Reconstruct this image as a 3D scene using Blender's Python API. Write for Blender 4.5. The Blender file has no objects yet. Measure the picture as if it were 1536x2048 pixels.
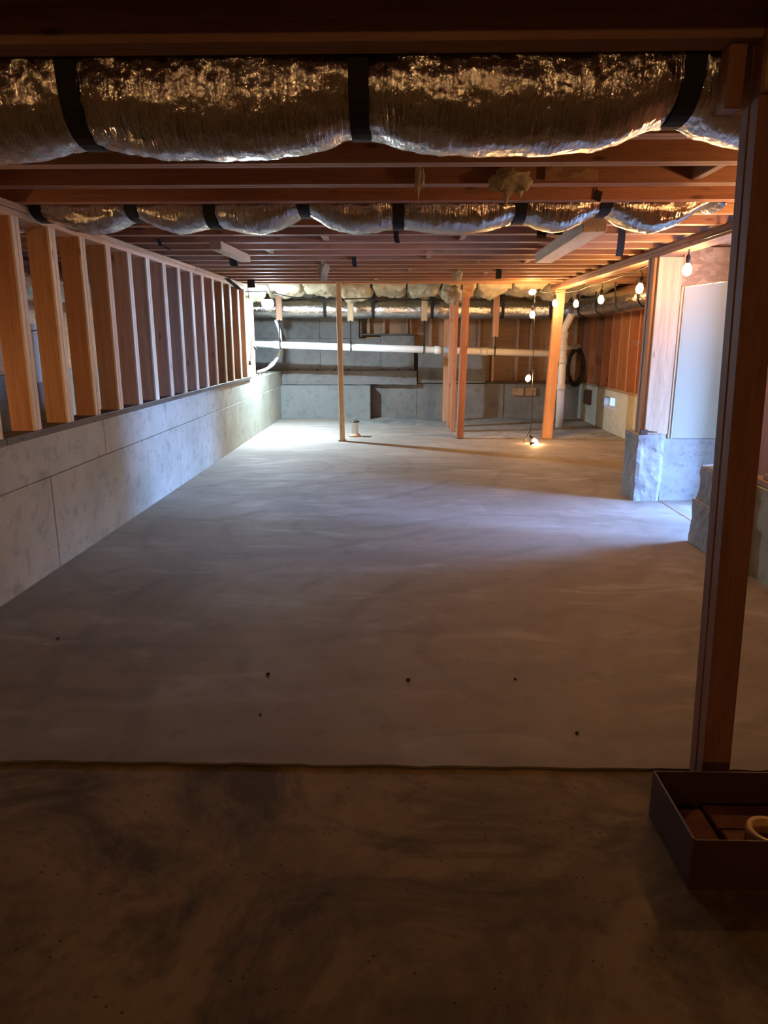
import bpy, bmesh, math, random
from mathutils import Vector, noise, Matrix

random.seed(7)
R = math.radians
SC = bpy.context.scene
COL = SC.collection

# ------------------------------------------------------------------ camera
cam_d = bpy.data.cameras.new('camera')
cam = bpy.data.objects.new('camera', cam_d)
COL.objects.link(cam)
cam.location = (0, 0, 1.33)
cam.rotation_euler = (math.pi / 2 - 0.23983, 0, 0.0219)
cam_d.sensor_fit = 'VERTICAL'
cam_d.sensor_height = 36
cam_d.lens = 36 * 1419 / 2048
cam_d.clip_start = 0.02
SC.camera = cam

# ------------------------------------------------------------------ light levels
SKY = (0.22, 0.43, 1.0)
SKY_STRENGTH = 370.0
LED_RGB, LED_STRENGTH = (0.60, 0.81, 1.0), 20000.0
BULB_RGB, BULB_STRENGTH = (1.0, 0.52, 0.20), 420.0
NEAR_BULB_STRENGTH = 330.0
SC.view_settings.view_transform = 'Standard'
SC.view_settings.look = 'None'
SC.view_settings.gamma = 1.0
SC.view_settings.use_curve_mapping = False
SC.view_settings.exposure = 0.0

w = bpy.data.worlds.new('sky')
SC.world = w
w.use_nodes = True
w.node_tree.nodes['Background'].inputs[0].default_value = (*SKY, 1)
w.node_tree.nodes['Background'].inputs[1].default_value = SKY_STRENGTH

# daylight enters through the outside doorway at the end of the side passage
pl = bpy.data.lights.new('doorway_portal', 'AREA')
pl.shape = 'RECTANGLE'
pl.size, pl.size_y = 1.9, 1.0
pl.cycles.is_portal = True
po = bpy.data.objects.new('doorway_portal', pl)
COL.objects.link(po)
po.location = (6.56, 3.7, 0.97)
po.rotation_euler = (0, R(90), 0)
# and down through the open bulkhead hatch over the passage
pl2 = bpy.data.lights.new('hatch_portal', 'AREA')
pl2.shape = 'RECTANGLE'
pl2.size, pl2.size_y = 1.6, 1.0
pl2.cycles.is_portal = True
po2 = bpy.data.objects.new('hatch_portal', pl2)
COL.objects.link(po2)
po2.location = (4.8, 5.3, 2.45)

# ------------------------------------------------------------------ materials
def mat(name):
    m = bpy.data.materials.new(name)
    m.use_nodes = True
    nt = m.node_tree
    nt.nodes.clear()
    out = nt.nodes.new('ShaderNodeOutputMaterial')
    b = nt.nodes.new('ShaderNodeBsdfPrincipled')
    nt.links.new(b.outputs[0], out.inputs[0])
    return m, nt, b

def nd(nt, t, **k):
    n = nt.nodes.new(t)
    for a, v in k.items():
        if a.startswith('i_'):
            n.inputs[a[2:].replace('_', ' ')].default_value = v
        else:
            setattr(n, a, v)
    return n

def coords(nt, scale=(1, 1, 1), world=False, rand=True):
    mp = nd(nt, 'ShaderNodeMapping')
    if world:
        g = nd(nt, 'ShaderNodeNewGeometry')
        nt.links.new(g.outputs['Position'], mp.inputs[0])
    else:
        tc = nd(nt, 'ShaderNodeTexCoord')
        nt.links.new(tc.outputs['Object'], mp.inputs[0])
        if rand:
            oi = nd(nt, 'ShaderNodeObjectInfo')
            mu = nd(nt, 'ShaderNodeMath', operation='MULTIPLY')
            mu.inputs[1].default_value = 40
            nt.links.new(oi.outputs['Random'], mu.inputs[0])
            nt.links.new(mu.outputs[0], mp.inputs[1])
    mp.inputs[3].default_value = scale
    return mp.outputs[0]

def tex(nt, vec, scale, detail=4, rough=.55, dist=0.0):
    n = nd(nt, 'ShaderNodeTexNoise', i_Scale=scale, i_Detail=detail, i_Roughness=rough, i_Distortion=dist)
    nt.links.new(vec, n.inputs['Vector'])
    return n.outputs[0]

def ramp(nt, fac, stops):
    r = nd(nt, 'ShaderNodeValToRGB')
    e = r.color_ramp.elements
    while len(e) < len(stops):
        e.new(.5)
    for el, (p, c) in zip(e, stops):
        el.position = p
        el.color = (*c, 1) if len(c) == 3 else c
    nt.links.new(fac, r.inputs[0])
    return r.outputs[0]

def mixc(nt, a, b, fac, mode='MIX'):
    m = nd(nt, 'ShaderNodeMix', data_type='RGBA', blend_type=mode)
    for s, v in ((m.inputs[6], a), (m.inputs[7], b), (m.inputs[0], fac)):
        if hasattr(v, 'links'):
            nt.links.new(v, s)
        elif isinstance(v, (int, float)):
            s.default_value = v
        else:
            s.default_value = (*v, 1)
    return m.outputs[2]

def bump(nt, b, h, strength=.3, dist=.005):
    n = nd(nt, 'ShaderNodeBump', i_Strength=strength, i_Distance=dist)
    nt.links.new(h, n.inputs['Height'])
    nt.links.new(n.outputs[0], b.inputs['Normal'])
    return n

_wood = {}
def wood(tone, axis):
    """tone: base linear colour name, axis: grain direction"""
    key = (tone, axis)
    if key in _wood:
        return _wood[key]
    tones = {'fir': ((.29, .155, .082), (.42, .25, .145)),
             'red': ((.26, .12, .062), (.38, .19, .105)),
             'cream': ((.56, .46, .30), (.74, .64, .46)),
             'joist': ((.33, .16, .082), (.47, .245, .135)),
             'stud': ((.32, .15, .072), (.45, .235, .118)),
             'pale': ((.50, .34, .19), (.66, .49, .30)),
             'dark': ((.060, .050, .036), (.12, .10, .072)),
             'brown': ((.25, .155, .085), (.37, .235, .13))}
    a, c = tones[tone]
    m, nt, b = mat('wood_%s_%s' % key)
    s = {'x': (.7, 14, 14), 'y': (14, .7, 14), 'z': (14, 14, .7)}[axis]
    v = coords(nt, s)
    g = tex(nt, v, 2.2, 6, .6, .6)
    col = ramp(nt, g, [(.3, a), (.68, c)])
    v2 = coords(nt, tuple(t * 4 for t in s))
    f = tex(nt, v2, 3.0, 3)
    col = mixc(nt, col, tuple(t * .6 for t in a), ramp(nt, f, [(.52, (0, 0, 0)), (.75, (.6, .6, .6))]))
    # knots
    vo = nd(nt, 'ShaderNodeTexVoronoi', i_Scale=1.0)
    ks = {'x': (3.0, 11, 11), 'y': (11, 3.0, 11), 'z': (11, 11, 3.0)}[axis]
    nt.links.new(coords(nt, ks), vo.inputs['Vector'])
    col = mixc(nt, col, tuple(t * .3 for t in a), ramp(nt, vo.outputs['Distance'], [(.06, (.8, .8, .8)), (.13, (0, 0, 0))]))
    oi = nd(nt, 'ShaderNodeObjectInfo')
    hs = nd(nt, 'ShaderNodeHueSaturation', i_Saturation=1.0)
    mr = nd(nt, 'ShaderNodeMapRange')
    mr.inputs[3].default_value, mr.inputs[4].default_value = .78, 1.15
    nt.links.new(oi.outputs['Random'], mr.inputs[0])
    nt.links.new(mr.outputs[0], hs.inputs['Value'])
    mr2 = nd(nt, 'ShaderNodeMapRange')
    mr2.inputs[3].default_value, mr2.inputs[4].default_value = .488, .506
    mu = nd(nt, 'ShaderNodeMath', operation='FRACT')
    m3 = nd(nt, 'ShaderNodeMath', operation='MULTIPLY')
    m3.inputs[1].default_value = 17.3
    nt.links.new(oi.outputs['Random'], m3.inputs[0]); nt.links.new(m3.outputs[0], mu.inputs[0])
    nt.links.new(mu.outputs[0], mr2.inputs[0]); nt.links.new(mr2.outputs[0], hs.inputs['Hue'])
    nt.links.new(col, hs.inputs['Color'])
    nt.links.new(hs.outputs[0], b.inputs['Base Color'])
    b.inputs['Roughness'].default_value = .62
    bump(nt, b, f, .25, .002)
    _wood[key] = m
    return m

def concrete(name, a, c, pit=.5, rough=.8, scale=1.0, stain=None):
    m, nt, b = mat(name)
    v = coords(nt, (1, 1, 1), world=True)
    n1 = tex(nt, v, 1.7 * scale, 6, .62)
    n2 = tex(nt, v, 11 * scale, 5, .6)
    col = ramp(nt, n1, [(.3, a), (.7, c)])
    col = mixc(nt, col, tuple(t * .62 for t in a), ramp(nt, n2, [(.52, (0, 0, 0)), (.76, (.72, .72, .72))]))
    if stain:
        n3 = tex(nt, v, 1.3 * scale, 6, .7, 1.2)
        col = mixc(nt, col, stain, ramp(nt, n3, [(.46, (0, 0, 0)), (.62, (.85, .85, .85))]))
    vo = nd(nt, 'ShaderNodeTexVoronoi', i_Scale=34.0 * scale)
    nt.links.new(v, vo.inputs['Vector'])
    gate = tex(nt, v, 6 * scale, 2)
    pits = nd(nt, 'ShaderNodeMath', operation='MULTIPLY')
    nt.links.new(ramp(nt, vo.outputs['Distance'], [(.10, (1, 1, 1)), (.2, (0, 0, 0))]), pits.inputs[0])
    nt.links.new(ramp(nt, gate, [(.52, (0, 0, 0)), (.6, (1, 1, 1))]), pits.inputs[1])
    pm = nd(nt, 'ShaderNodeMath', operation='MULTIPLY')
    pm.inputs[1].default_value = pit
    nt.links.new(pits.outputs[0], pm.inputs[0])
    col = mixc(nt, col, tuple(t * .3 for t in a), pm.outputs[0])
    nt.links.new(col, b.inputs['Base Color'])
    b.inputs['Roughness'].default_value = rough
    h = nd(nt, 'ShaderNodeMath', operation='SUBTRACT')
    nt.links.new(n2, h.inputs[0]); nt.links.new(pm.outputs[0], h.inputs[1])
    bump(nt, b, h.outputs[0], .5, .004)
    return m

M = {}
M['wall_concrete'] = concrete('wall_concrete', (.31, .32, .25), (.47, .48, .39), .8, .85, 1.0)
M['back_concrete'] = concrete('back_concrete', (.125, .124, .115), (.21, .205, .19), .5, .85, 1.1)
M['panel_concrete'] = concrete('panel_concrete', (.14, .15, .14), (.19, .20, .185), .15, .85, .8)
M['rough_concrete'] = concrete('rough_concrete', (.25, .25, .24), (.42, .42, .41), .9, .9, 1.6)
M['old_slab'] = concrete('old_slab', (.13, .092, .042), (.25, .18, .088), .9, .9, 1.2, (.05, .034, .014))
M['back_slab'] = concrete('back_slab', (.20, .20, .18), (.31, .30, .27), .6, .85, 1.5, (.13, .12, .10))

def slab_material():
    m, nt, b = mat('new_slab')
    v = coords(nt, (1, 1, 1), world=True)
    big = tex(nt, v, .55, 5, .6, .6)
    col = ramp(nt, big, [(.32, (.172, .143, .112)), (.68, (.295, .262, .222))])
    # trowel arcs: rings about a few centres, broken up by noise
    arcs = None
    for q, (cx, cy, sc) in enumerate(((-.25, 5.1, .62), (.9, 3.0, .8), (-1.2, 7.4, .7))):
        mp = nd(nt, 'ShaderNodeMapping')
        mp.inputs[1].default_value = (-cx, -cy, 0)
        g = nd(nt, 'ShaderNodeNewGeometry')
        nt.links.new(g.outputs['Position'], mp.inputs[0])
        wv = nd(nt, 'ShaderNodeTexWave', wave_type='RINGS', rings_direction='Z', i_Scale=sc, i_Distortion=2.2, i_Detail=4.0, i_Detail_Scale=1.6, i_Detail_Roughness=.62)
        nt.links.new(mp.outputs[0], wv.inputs['Vector'])
        gate = tex(nt, coords(nt, (1, 1, 1 + q), world=True), .8 + .23 * q, 2, .5)
        mg = nd(nt, 'ShaderNodeMath', operation='MULTIPLY')
        nt.links.new(ramp(nt, wv.outputs[1], [(.0, (1, 1, 1)), (.16, (0, 0, 0))]), mg.inputs[0])
        nt.links.new(ramp(nt, gate, [(.42, (0, 0, 0)), (.62, (.75, .75, .75))]), mg.inputs[1])
        if arcs is None:
            arcs = mg.outputs[0]
        else:
            mx = nd(nt, 'ShaderNodeMath', operation='MAXIMUM')
            nt.links.new(arcs, mx.inputs[0]); nt.links.new(mg.outputs[0], mx.inputs[1])
            arcs = mx.outputs[0]
    am = nd(nt, 'ShaderNodeMath', operation='MULTIPLY')
    am.inputs[1].default_value = .5
    nt.links.new(arcs, am.inputs[0])
    col = mixc(nt, col, (.125, .108, .088), am.outputs[0])
    n2 = tex(nt, v, 7, 6, .65)
    col = mixc(nt, col, (.12, .10, .08), ramp(nt, n2, [(.55, (0, 0, 0)), (.8, (.6, .6, .6))]))
    n3 = tex(nt, coords(nt, (1, 2.4, 1), world=True), 1.6, 4, .6, 1.0)
    col = mixc(nt, col, (.34, .315, .285), ramp(nt, n3, [(.55, (0, 0, 0)), (.72, (.6, .6, .6))]))
    nt.links.new(col, b.inputs['Base Color'])
    rr = ramp(nt, n3, [(.3, (.85, .85, .85)), (.7, (.72, .72, .72))])
    b.inputs['Specular IOR Level'].default_value = .3
    nt.links.new(rr, b.inputs['Roughness'])
    h = nd(nt, 'ShaderNodeMath', operation='ADD')
    nt.links.new(n2, h.inputs[0]); nt.links.new(am.outputs[0], h.inputs[1])
    bump(nt, b, h.outputs[0], .22, .004)
    return m
M['new_slab'] = slab_material()

def osb_material():
    m, nt, b = mat('oriented_strand_board')
    v = coords(nt, (1, 1, 1))
    d = nd(nt, 'ShaderNodeTexNoise', i_Scale=9.0, i_Detail=2.0)
    nt.links.new(v, d.inputs[0])
    ds = nd(nt, 'ShaderNodeVectorMath', operation='SCALE')
    ds.inputs[3].default_value = .06
    nt.links.new(d.outputs[1], ds.inputs[0])
    d = ds.outputs[0]
    vv = nd(nt, 'ShaderNodeVectorMath', operation='ADD')
    nt.links.new(v, vv.inputs[0]); nt.links.new(d, vv.inputs[1])
    vo = nd(nt, 'ShaderNodeTexVoronoi', i_Scale=30.0)
    mp = nd(nt, 'ShaderNodeMapping'); mp.inputs[3].default_value = (.55, 1, 1); mp.inputs[2].default_value = (0, .5, .4)
    nt.links.new(vv.outputs[0], mp.inputs[0]); nt.links.new(mp.outputs[0], vo.inputs['Vector'])
    sep = nd(nt, 'ShaderNodeSeparateColor')
    nt.links.new(vo.outputs['Color'], sep.inputs[0])
    col = ramp(nt, sep.outputs[0], [(0, (.27, .15, .075)), (.5, (.36, .21, .11)), (1, (.44, .28, .15))])
    fine = tex(nt, coords(nt, (10, 60, 30)), 2.0, 3)
    col = mixc(nt, col, (.2, .1, .05), ramp(nt, fine, [(.5, (0, 0, 0)), (.8, (.6, .6, .6))]))
    nt.links.new(col, b.inputs['Base Color'])
    b.inputs['Roughness'].default_value = .7
    bump(nt, b, sep.outputs[0], .3, .002)
    return m
M['osb'] = osb_material()

def foil_material():
    m, nt, b = mat('foil_jacket')
    b.inputs['Metallic'].default_value = 1.0
    b.inputs['Base Color'].default_value = (.58, .56, .53, 1)
    b.inputs['Roughness'].default_value = .10
    v = coords(nt, (60, 8, 8))
    n1 = tex(nt, v, 1.6, 4, .6, .5)
    v2 = coords(nt, (1, 1, 1))
    vo = nd(nt, 'ShaderNodeTexVoronoi', i_Scale=34.0, feature='SMOOTH_F1')
    nt.links.new(v2, vo.inputs['Vector'])
    n2 = tex(nt, v2, 70, 3, .55, .4)
    a = nd(nt, 'ShaderNodeMath', operation='MULTIPLY_ADD'); a.inputs[1].default_value = .7
    nt.links.new(vo.outputs['Distance'], a.inputs[0]); nt.links.new(n1, a.inputs[2])
    a2 = nd(nt, 'ShaderNodeMath', operation='MULTIPLY_ADD'); a2.inputs[1].default_value = .35
    nt.links.new(n2, a2.inputs[0]); nt.links.new(a.outputs[0], a2.inputs[2])
    bump(nt, b, a2.outputs[0], .75, .007)
    return m
M['foil'] = foil_material()
M['plywood'] = wood('brown', 'x')

def plain(name, c, rough=.6, metal=0.0, var=.0, nscale=8, bmp=0):
    m, nt, b = mat(name)
    n = tex(nt, coords(nt, (1, 1, 1)), nscale, 4)
    col = ramp(nt, n, [(.3, tuple(t * (1 - var) for t in c)), (.7, c)])
    nt.links.new(col, b.inputs['Base Color'])
    b.inputs['Roughness'].default_value = rough
    b.inputs['Metallic'].default_value = metal
    if bmp:
        bump(nt, b, n, bmp, .004)
    return m
M['strap'] = plain('black_strap', (.012, .012, .013), .75, 0, .3, 60, .2)
M['rubber'] = plain('black_rubber', (.014, .014, .014), .5, 0, .2, 30)
M['pvc'] = plain('white_pvc', (.78, .78, .76), .35, 0, .08, 5)
M['tape'] = plain('masking_tape', (.62, .46, .20), .6, 0, .15, 20)
M['carton'] = plain('maroon_carton', (.085, .032, .026), .6, 0, .3, 5)
M['brick'] = plain('fired_brick', (.22, .085, .05), .85, 0, .4, 40, .5)
M['white_panel'] = plain('white_panel', (.40, .385, .30), .7, 0, .06, 3)
M['rust'] = plain('rusty_steel', (.10, .055, .035), .7, .5, .4, 40, .3)
M['paper'] = plain('white_paper', (.8, .8, .78), .8, 0, .03)
M['wool'] = plain('yellow_fibreglass', (.56, .50, .33), .95, 0, .35, 9, .9)
M['kraft'] = plain('kraft_backing', (.34, .22, .11), .85, 0, .35, 6, .5)
M['pebble'] = plain('dark_pebble', (.03, .026, .022), .9, 0, .3, 60)
M['plastic'] = plain('crumpled_plastic', (.40, .28, .13), .35, 0, .4, 30, .6)
M['earth'] = plain('outside_ground', (.24, .23, .21), .9, 0, .3, 2)
M['grey_tin'] = plain('galvanised_steel', (.42, .43, .44), .4, .9, .2, 12)

def emitter(name, rgb, s):
    m = bpy.data.materials.new(name)
    m.use_nodes = True
    nt = m.node_tree
    nt.nodes.clear()
    out = nt.nodes.new('ShaderNodeOutputMaterial')
    e = nt.nodes.new('ShaderNodeEmission')
    e.inputs[0].default_value = (*rgb, 1)
    e.inputs[1].default_value = s
    nt.links.new(e.outputs[0], out.inputs[0])
    return m
M['bulb'] = emitter('warm_filament_glow', BULB_RGB, BULB_STRENGTH)
M['near_bulb'] = emitter('warm_filament_glow_dim', BULB_RGB, NEAR_BULB_STRENGTH)
M['led'] = emitter('cool_led_lens', LED_RGB, LED_STRENGTH)
M['led_body'] = emitter('cool_led_body', LED_RGB, 300.0)

def glass_material():
    m, nt, b = mat('window_glass')
    b.inputs['Base Color'].default_value = (.9, .95, 1, 1)
    b.inputs['Roughness'].default_value = .05
    b.inputs['Transmission Weight'].default_value = 1.0
    b.inputs['IOR'].default_value = 1.1
    return m
M['glass'] = glass_material()

# ------------------------------------------------------------------ builders
def link(name, me, m=None, parent=None, loc=(0, 0, 0)):
    o = bpy.data.objects.new(name, me)
    COL.objects.link(o)
    if m is not None and me is not None and not me.materials:
        me.materials.append(m)
    o.location = Vector(loc)
    if parent is not None:
        o.parent = parent
        p = parent
        while p is not None:
            o.location -= p.location
            p = p.parent
    return o

def tag(o, label, cat, group=None, kind=None):
    o['label'] = label
    o['category'] = cat
    if group:
        o['group'] = group
    if kind:
        o['kind'] = kind
    return o

def thing(name, label, cat, loc=(0, 0, 0), group=None, kind=None):
    return tag(link(name, None, None, None, loc), label, cat, group, kind)

def to_mesh(bm, name, smooth=False):
    me = bpy.data.meshes.new(name)
    bm.normal_update()
    bm.to_mesh(me)
    bm.free()
    if smooth:
        for p in me.polygons:
            p.use_smooth = True
    return me

def box_mesh(name, sx, sy, sz, bev=.003):
    """box centred in x and y, bottom at z = 0"""
    bm = bmesh.new()
    bmesh.ops.create_cube(bm, size=1)
    for v in bm.verts:
        v.co = Vector((v.co.x * sx, v.co.y * sy, (v.co.z + .5) * sz))
    if bev and min(sx, sy, sz) > bev * 2.5:
        bmesh.ops.bevel(bm, geom=bm.edges[:], offset=bev, segments=1, affect='EDGES')
    return to_mesh(bm, name)

def box(name, lo, hi, m, parent=None, bev=.003):
    s = [hi[i] - lo[i] for i in range(3)]
    me = box_mesh(name, *s, bev=bev)
    return link(name, me, m, parent, ((lo[0] + hi[0]) / 2, (lo[1] + hi[1]) / 2, lo[2]))

def rough_box(name, lo, hi, m, parent=None, cell=.06, amp=.012, seed=0.0, keep=()):
    """box with a dense skin pushed about by noise; keep names faces left flat, such as '-z' """
    n = [max(1, min(60, int((hi[i] - lo[i]) / cell))) for i in range(3)]
    bm = bmesh.new()
    cache = {}
    def V(i, j, k):
        key = (i, j, k)
        if key not in cache:
            p = Vector([lo[a] + (hi[a] - lo[a]) * (i, j, k)[a] / n[a] for a in range(3)])
            d = Vector((0, 0, 0))
            for a in range(3):
                t = (i, j, k)[a]
                if t == 0 and '-' + 'xyz'[a] not in keep:
                    d[a] -= 1
                if t == n[a] and '+' + 'xyz'[a] not in keep:
                    d[a] += 1
            q = p * 7 + Vector((seed, seed * 2.3, -seed))
            s = noise.noise(q) + .6 * noise.noise(q * 2.7)
            edge = .5 if d.length > 1.1 else 0
            cache[key] = bm.verts.new(p + d * amp * (s - edge))
        return cache[key]
    for a in range(3):
        b_, c_ = (a + 1) % 3, (a + 2) % 3
        for side in (0, n[a]):
            for i in range(n[b_]):
                for j in range(n[c_]):
                    q = []
                    for (di, dj) in ((0, 0), (1, 0), (1, 1), (0, 1)):
                        t = [0, 0, 0]
                        t[a] = side; t[b_] = i + di; t[c_] = j + dj
                        q.append(V(*t))
                    if side == 0:
                        q.reverse()
                    bm.faces.new(q)
    c = Vector(((lo[0] + hi[0]) / 2, (lo[1] + hi[1]) / 2, lo[2]))
    for v in bm.verts:
        v.co -= c
    return link(name, to_mesh(bm, name), m, parent, c)

def sweep(name, pts, r, m, parent=None, seg=10, cap=True, base=None):
    """round tube along a polyline; r is a number or a list"""
    pts = [Vector(p) for p in pts]
    base = Vector(base) if base is not None else pts[0].copy()
    bm = bmesh.new()
    rings = []
    up = Vector((0, 0, 1))
    prev = None
    for i, p in enumerate(pts):
        t = (pts[min(i + 1, len(pts) - 1)] - pts[max(i - 1, 0)]).normalized()
        if prev is None:
            a = up if abs(t.z) < .9 else Vector((1, 0, 0))
            x = t.cross(a).normalized()
        else:
            x = (prev - t * prev.dot(t)).normalized()
        prev = x
        y = t.cross(x)
        rr = r[i] if isinstance(r, (list, tuple)) else r
        rings.append([bm.verts.new(p - base + (x * math.cos(2 * math.pi * k / seg) + y * math.sin(2 * math.pi * k / seg)) * rr) for k in range(seg)])
    for a, b in zip(rings, rings[1:]):
        for k in range(seg):
            bm.faces.new((a[k], a[(k + 1) % seg], b[(k + 1) % seg], b[k]))
    if cap:
        bm.faces.new(rings[0][::-1]); bm.faces.new(rings[-1])
    bmesh.ops.recalc_face_normals(bm, faces=bm.faces[:])
    me = to_mesh(bm, name, True)
    return link(name, me, m, parent, base)

def ribbon(name, pts, wdir, width, thick, m, parent=None):
    """flat band along a polyline, wide in direction wdir"""
    pts = [Vector(p) for p in pts]
    wd = Vector(wdir).normalized()
    base = pts[0].copy()
    bm = bmesh.new()
    rows = []
    for i, p in enumerate(pts):
        t = (pts[min(i + 1, len(pts) - 1)] - pts[max(i - 1, 0)]).normalized()
        nn = t.cross(wd).normalized()
        q = p - base
        rows.append([bm.verts.new(q + wd * a * width / 2 + nn * b * thick / 2) for a, b in ((-1, -1), (1, -1), (1, 1), (-1, 1))])
    for a, b in zip(rows, rows[1:]):
        for k in range(4):
            bm.faces.new((a[k], a[(k + 1) % 4], b[(k + 1) % 4], b[k]))
    bm.faces.new(rows[0][::-1]); bm.faces.new(rows[-1])
    bmesh.ops.recalc_face_normals(bm, faces=bm.faces[:])
    return link(name, to_mesh(bm, name), m, parent, base)

def lathe_mesh(name, prof, seg=16):
    """profile of (radius, z) turned about z"""
    bm = bmesh.new()
    rings = []
    for r, z in prof:
        if r < 1e-5:
            rings.append([bm.verts.new((0, 0, z))])
        else:
            rings.append([bm.verts.new((r * math.cos(2 * math.pi * k / seg), r * math.sin(2 * math.pi * k / seg), z)) for k in range(seg)])
    for a, b in zip(rings, rings[1:]):
        for k in range(seg):
            k2 = (k + 1) % seg
            if len(a) == 1 and len(b) == 1:
                continue
            if len(a) == 1:
                bm.faces.new((a[0], b[k2], b[k]))
            elif len(b) == 1:
                bm.faces.new((a[k], a[k2], b[0]))
            else:
                bm.faces.new((a[k], a[k2], b[k2], b[k]))
    bmesh.ops.recalc_face_normals(bm, faces=bm.faces[:])
    return to_mesh(bm, name, True)

def catmull(P, n=12):
    P = [Vector(p) for p in P]
    Q = [P[0] * 2 - P[1]] + P + [P[-1] * 2 - P[-2]]
    out = []
    for i in range(1, len(Q) - 2):
        a, b, c, d = Q[i - 1:i + 3]
        for k in range(n):
            t = k / n
            out.append(.5 * ((2 * b) + (c - a) * t + (2 * a - 5 * b + 4 * c - d) * t * t + (3 * b - a - 3 * c + d) * t ** 3))
    out.append(P[-1])
    return out

# ------------------------------------------------------------------ key sizes
XL = -2.03            # inner face of the left wall
ZJ = 2.025            # underside of the joists
JH = 0.235            # joist depth
JW = 0.078            # joist width (two plies)
J0, JS = 1.925, 0.4064
YB = 12.5             # back wall

# ------------------------------------------------------------------ floor
fl = thing('floor', 'smooth grey concrete basement floor with older rough slabs at front and back', 'floor', kind='structure')
def slab(name, poly, z0, z1, m, parent, ragged=None):
    bm = bmesh.new()
    pts = []
    n = len(poly)
    for i in range(n):
        a, b = Vector((*poly[i], 0)), Vector((*poly[(i + 1) % n], 0))
        pts.append(a)
        if ragged and i in ragged:
            k = int((b - a).length / .05)
            nrm = Vector((-(b - a).y, (b - a).x, 0)).normalized()
            for j in range(1, k):
                p = a.lerp(b, j / k)
                pts.append(p + nrm * (.010 * noise.noise(p * 5) + .007 * noise.noise(p * 19)))
    top = [bm.verts.new((p.x, p.y, z1)) for p in pts]
    bot = [bm.verts.new((p.x, p.y, z0)) for p in pts]
    bm.faces.new(top)
    bm.faces.new(bot[::-1])
    for i in range(len(pts)):
        j = (i + 1) % len(pts)
        bm.faces.new((bot[i], bot[j], top[j], top[i]))
    bmesh.ops.recalc_face_normals(bm, faces=bm.faces[:])
    return link(name, to_mesh(bm, name), m, parent)
slab('new_slab', [(-4.4, 2.02), (2.195, 2.02), (2.195, 9.62), (.78, 9.66), (.74, 11.22), (-.72, 11.24), (-.76, 12.62), (-4.4, 12.62)],
     -.08, 0, M['new_slab'], fl, ragged={0, 2, 4})
slab('passage_slab', [(2.1955, 2.02), (6.6, 2.02), (6.6, 9.6), (2.1955, 9.6)], -.08, 0, M['new_slab'], fl)
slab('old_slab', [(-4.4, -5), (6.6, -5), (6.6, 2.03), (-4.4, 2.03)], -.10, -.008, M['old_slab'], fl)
slab('back_slab', [(-.9, 9.5), (3.4, 9.5), (3.4, 12.8), (-.9, 12.8)], -.10, -.012, M['back_slab'], fl)
box('subgrade', (-4.5, -5.3, -.3), (6.7, 13.0, -.101), M['earth'], fl, 0)
box('expansion_joint', (2.192, 4.7, -.06), (2.208, 5.88, .003), wood('brown', 'y'), fl, 0)

# ------------------------------------------------------------------ ceiling: joists, subfloor, blocking
ce = thing('ceiling', 'open ceiling of long timber floor joists under a dark strand-board subfloor', 'ceiling', kind='structure')
jme = {}
def joist(x0, x1, y, tone='red', z=ZJ, h=JH, wd=JW, name='joist'):
    key = (round(x1 - x0, 3), wd, tone)
    if key not in jme:
        L = x1 - x0
        bm = bmesh.new()
        g = .0025
        prof = [(-wd / 2, 0), (-g, 0), (0, .004), (g, 0), (wd / 2, 0), (wd / 2, h), (-wd / 2, h)]
        a = [bm.verts.new((-L / 2, p, q)) for p, q in prof]
        b = [bm.verts.new((L / 2, p, q)) for p, q in prof]
        for i in range(len(prof)):
            j = (i + 1) % len(prof)
            bm.faces.new((a[i], a[j], b[j], b[i]))
        bm.faces.new(a); bm.faces.new(b[::-1])
        bmesh.ops.recalc_face_normals(bm, faces=bm.faces[:])
        jme[key] = to_mesh(bm, name)
        jme[key].materials.append(wood(tone, 'x'))
    return link(name, jme[key], None, ce, ((x0 + x1) / 2, y + wd / 2, z))
NJ = 20
for i in range(-12, NJ):
    y = J0 + JS * i
    joist(-4.3, 2.16, y, 'joist' if i % 3 else 'fir')
for i in range(-12, NJ + 6):
    y = J0 + JS * i + JW + .003
    zj = ZJ if i < NJ else ZJ + .06
    if 4.7 < y < 5.82:                       # trimmed around the bulkhead hatch
        joist(1.98, 3.94, y, 'fir', name='lapped_joist', z=zj)
        joist(5.66, 6.5, y, 'fir', name='lapped_joist', z=zj)
    else:
        joist(1.98, 6.5, y, 'fir', name='lapped_joist', z=zj)
for i in range(NJ, NJ + 7):
    joist(-4.3, 2.16, J0 + JS * i, 'red', z=ZJ + .06)
for ix, x in enumerate((-4.4, -1.96, .48, 2.92, 5.36)):
    for iy in range(8):
        y = -5.1 + iy * 2.3
        if ix == 3 and iy == 4:              # the panel with the hatch cut out of it
            for lo, hi in (((2.922, 4.102), (5.358, 4.8)), ((2.922, 5.8), (5.358, 6.398)), ((2.922, 4.8), (4.0, 5.8))):
                box('subfloor_panel', (*lo, ZJ + JH + .061), (*hi, ZJ + JH + .079), M['osb'], ce, 0)
            continue
        if ix == 4 and iy == 4:
            for lo, hi in (((5.362, 4.102), (6.7, 4.8)), ((5.362, 5.8), (6.7, 6.398)), ((5.6, 4.8), (6.7, 5.8))):
                box('subfloor_panel', (*lo, ZJ + JH + .061), (*hi, ZJ + JH + .079), M['osb'], ce, 0)
            continue
        box('subfloor_panel', (x + .002, y + .002, ZJ + JH + .001 + .06), (min(x + 2.438, 6.7), y + 2.298, ZJ + JH + .079), M['osb'], ce, 0)
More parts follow.
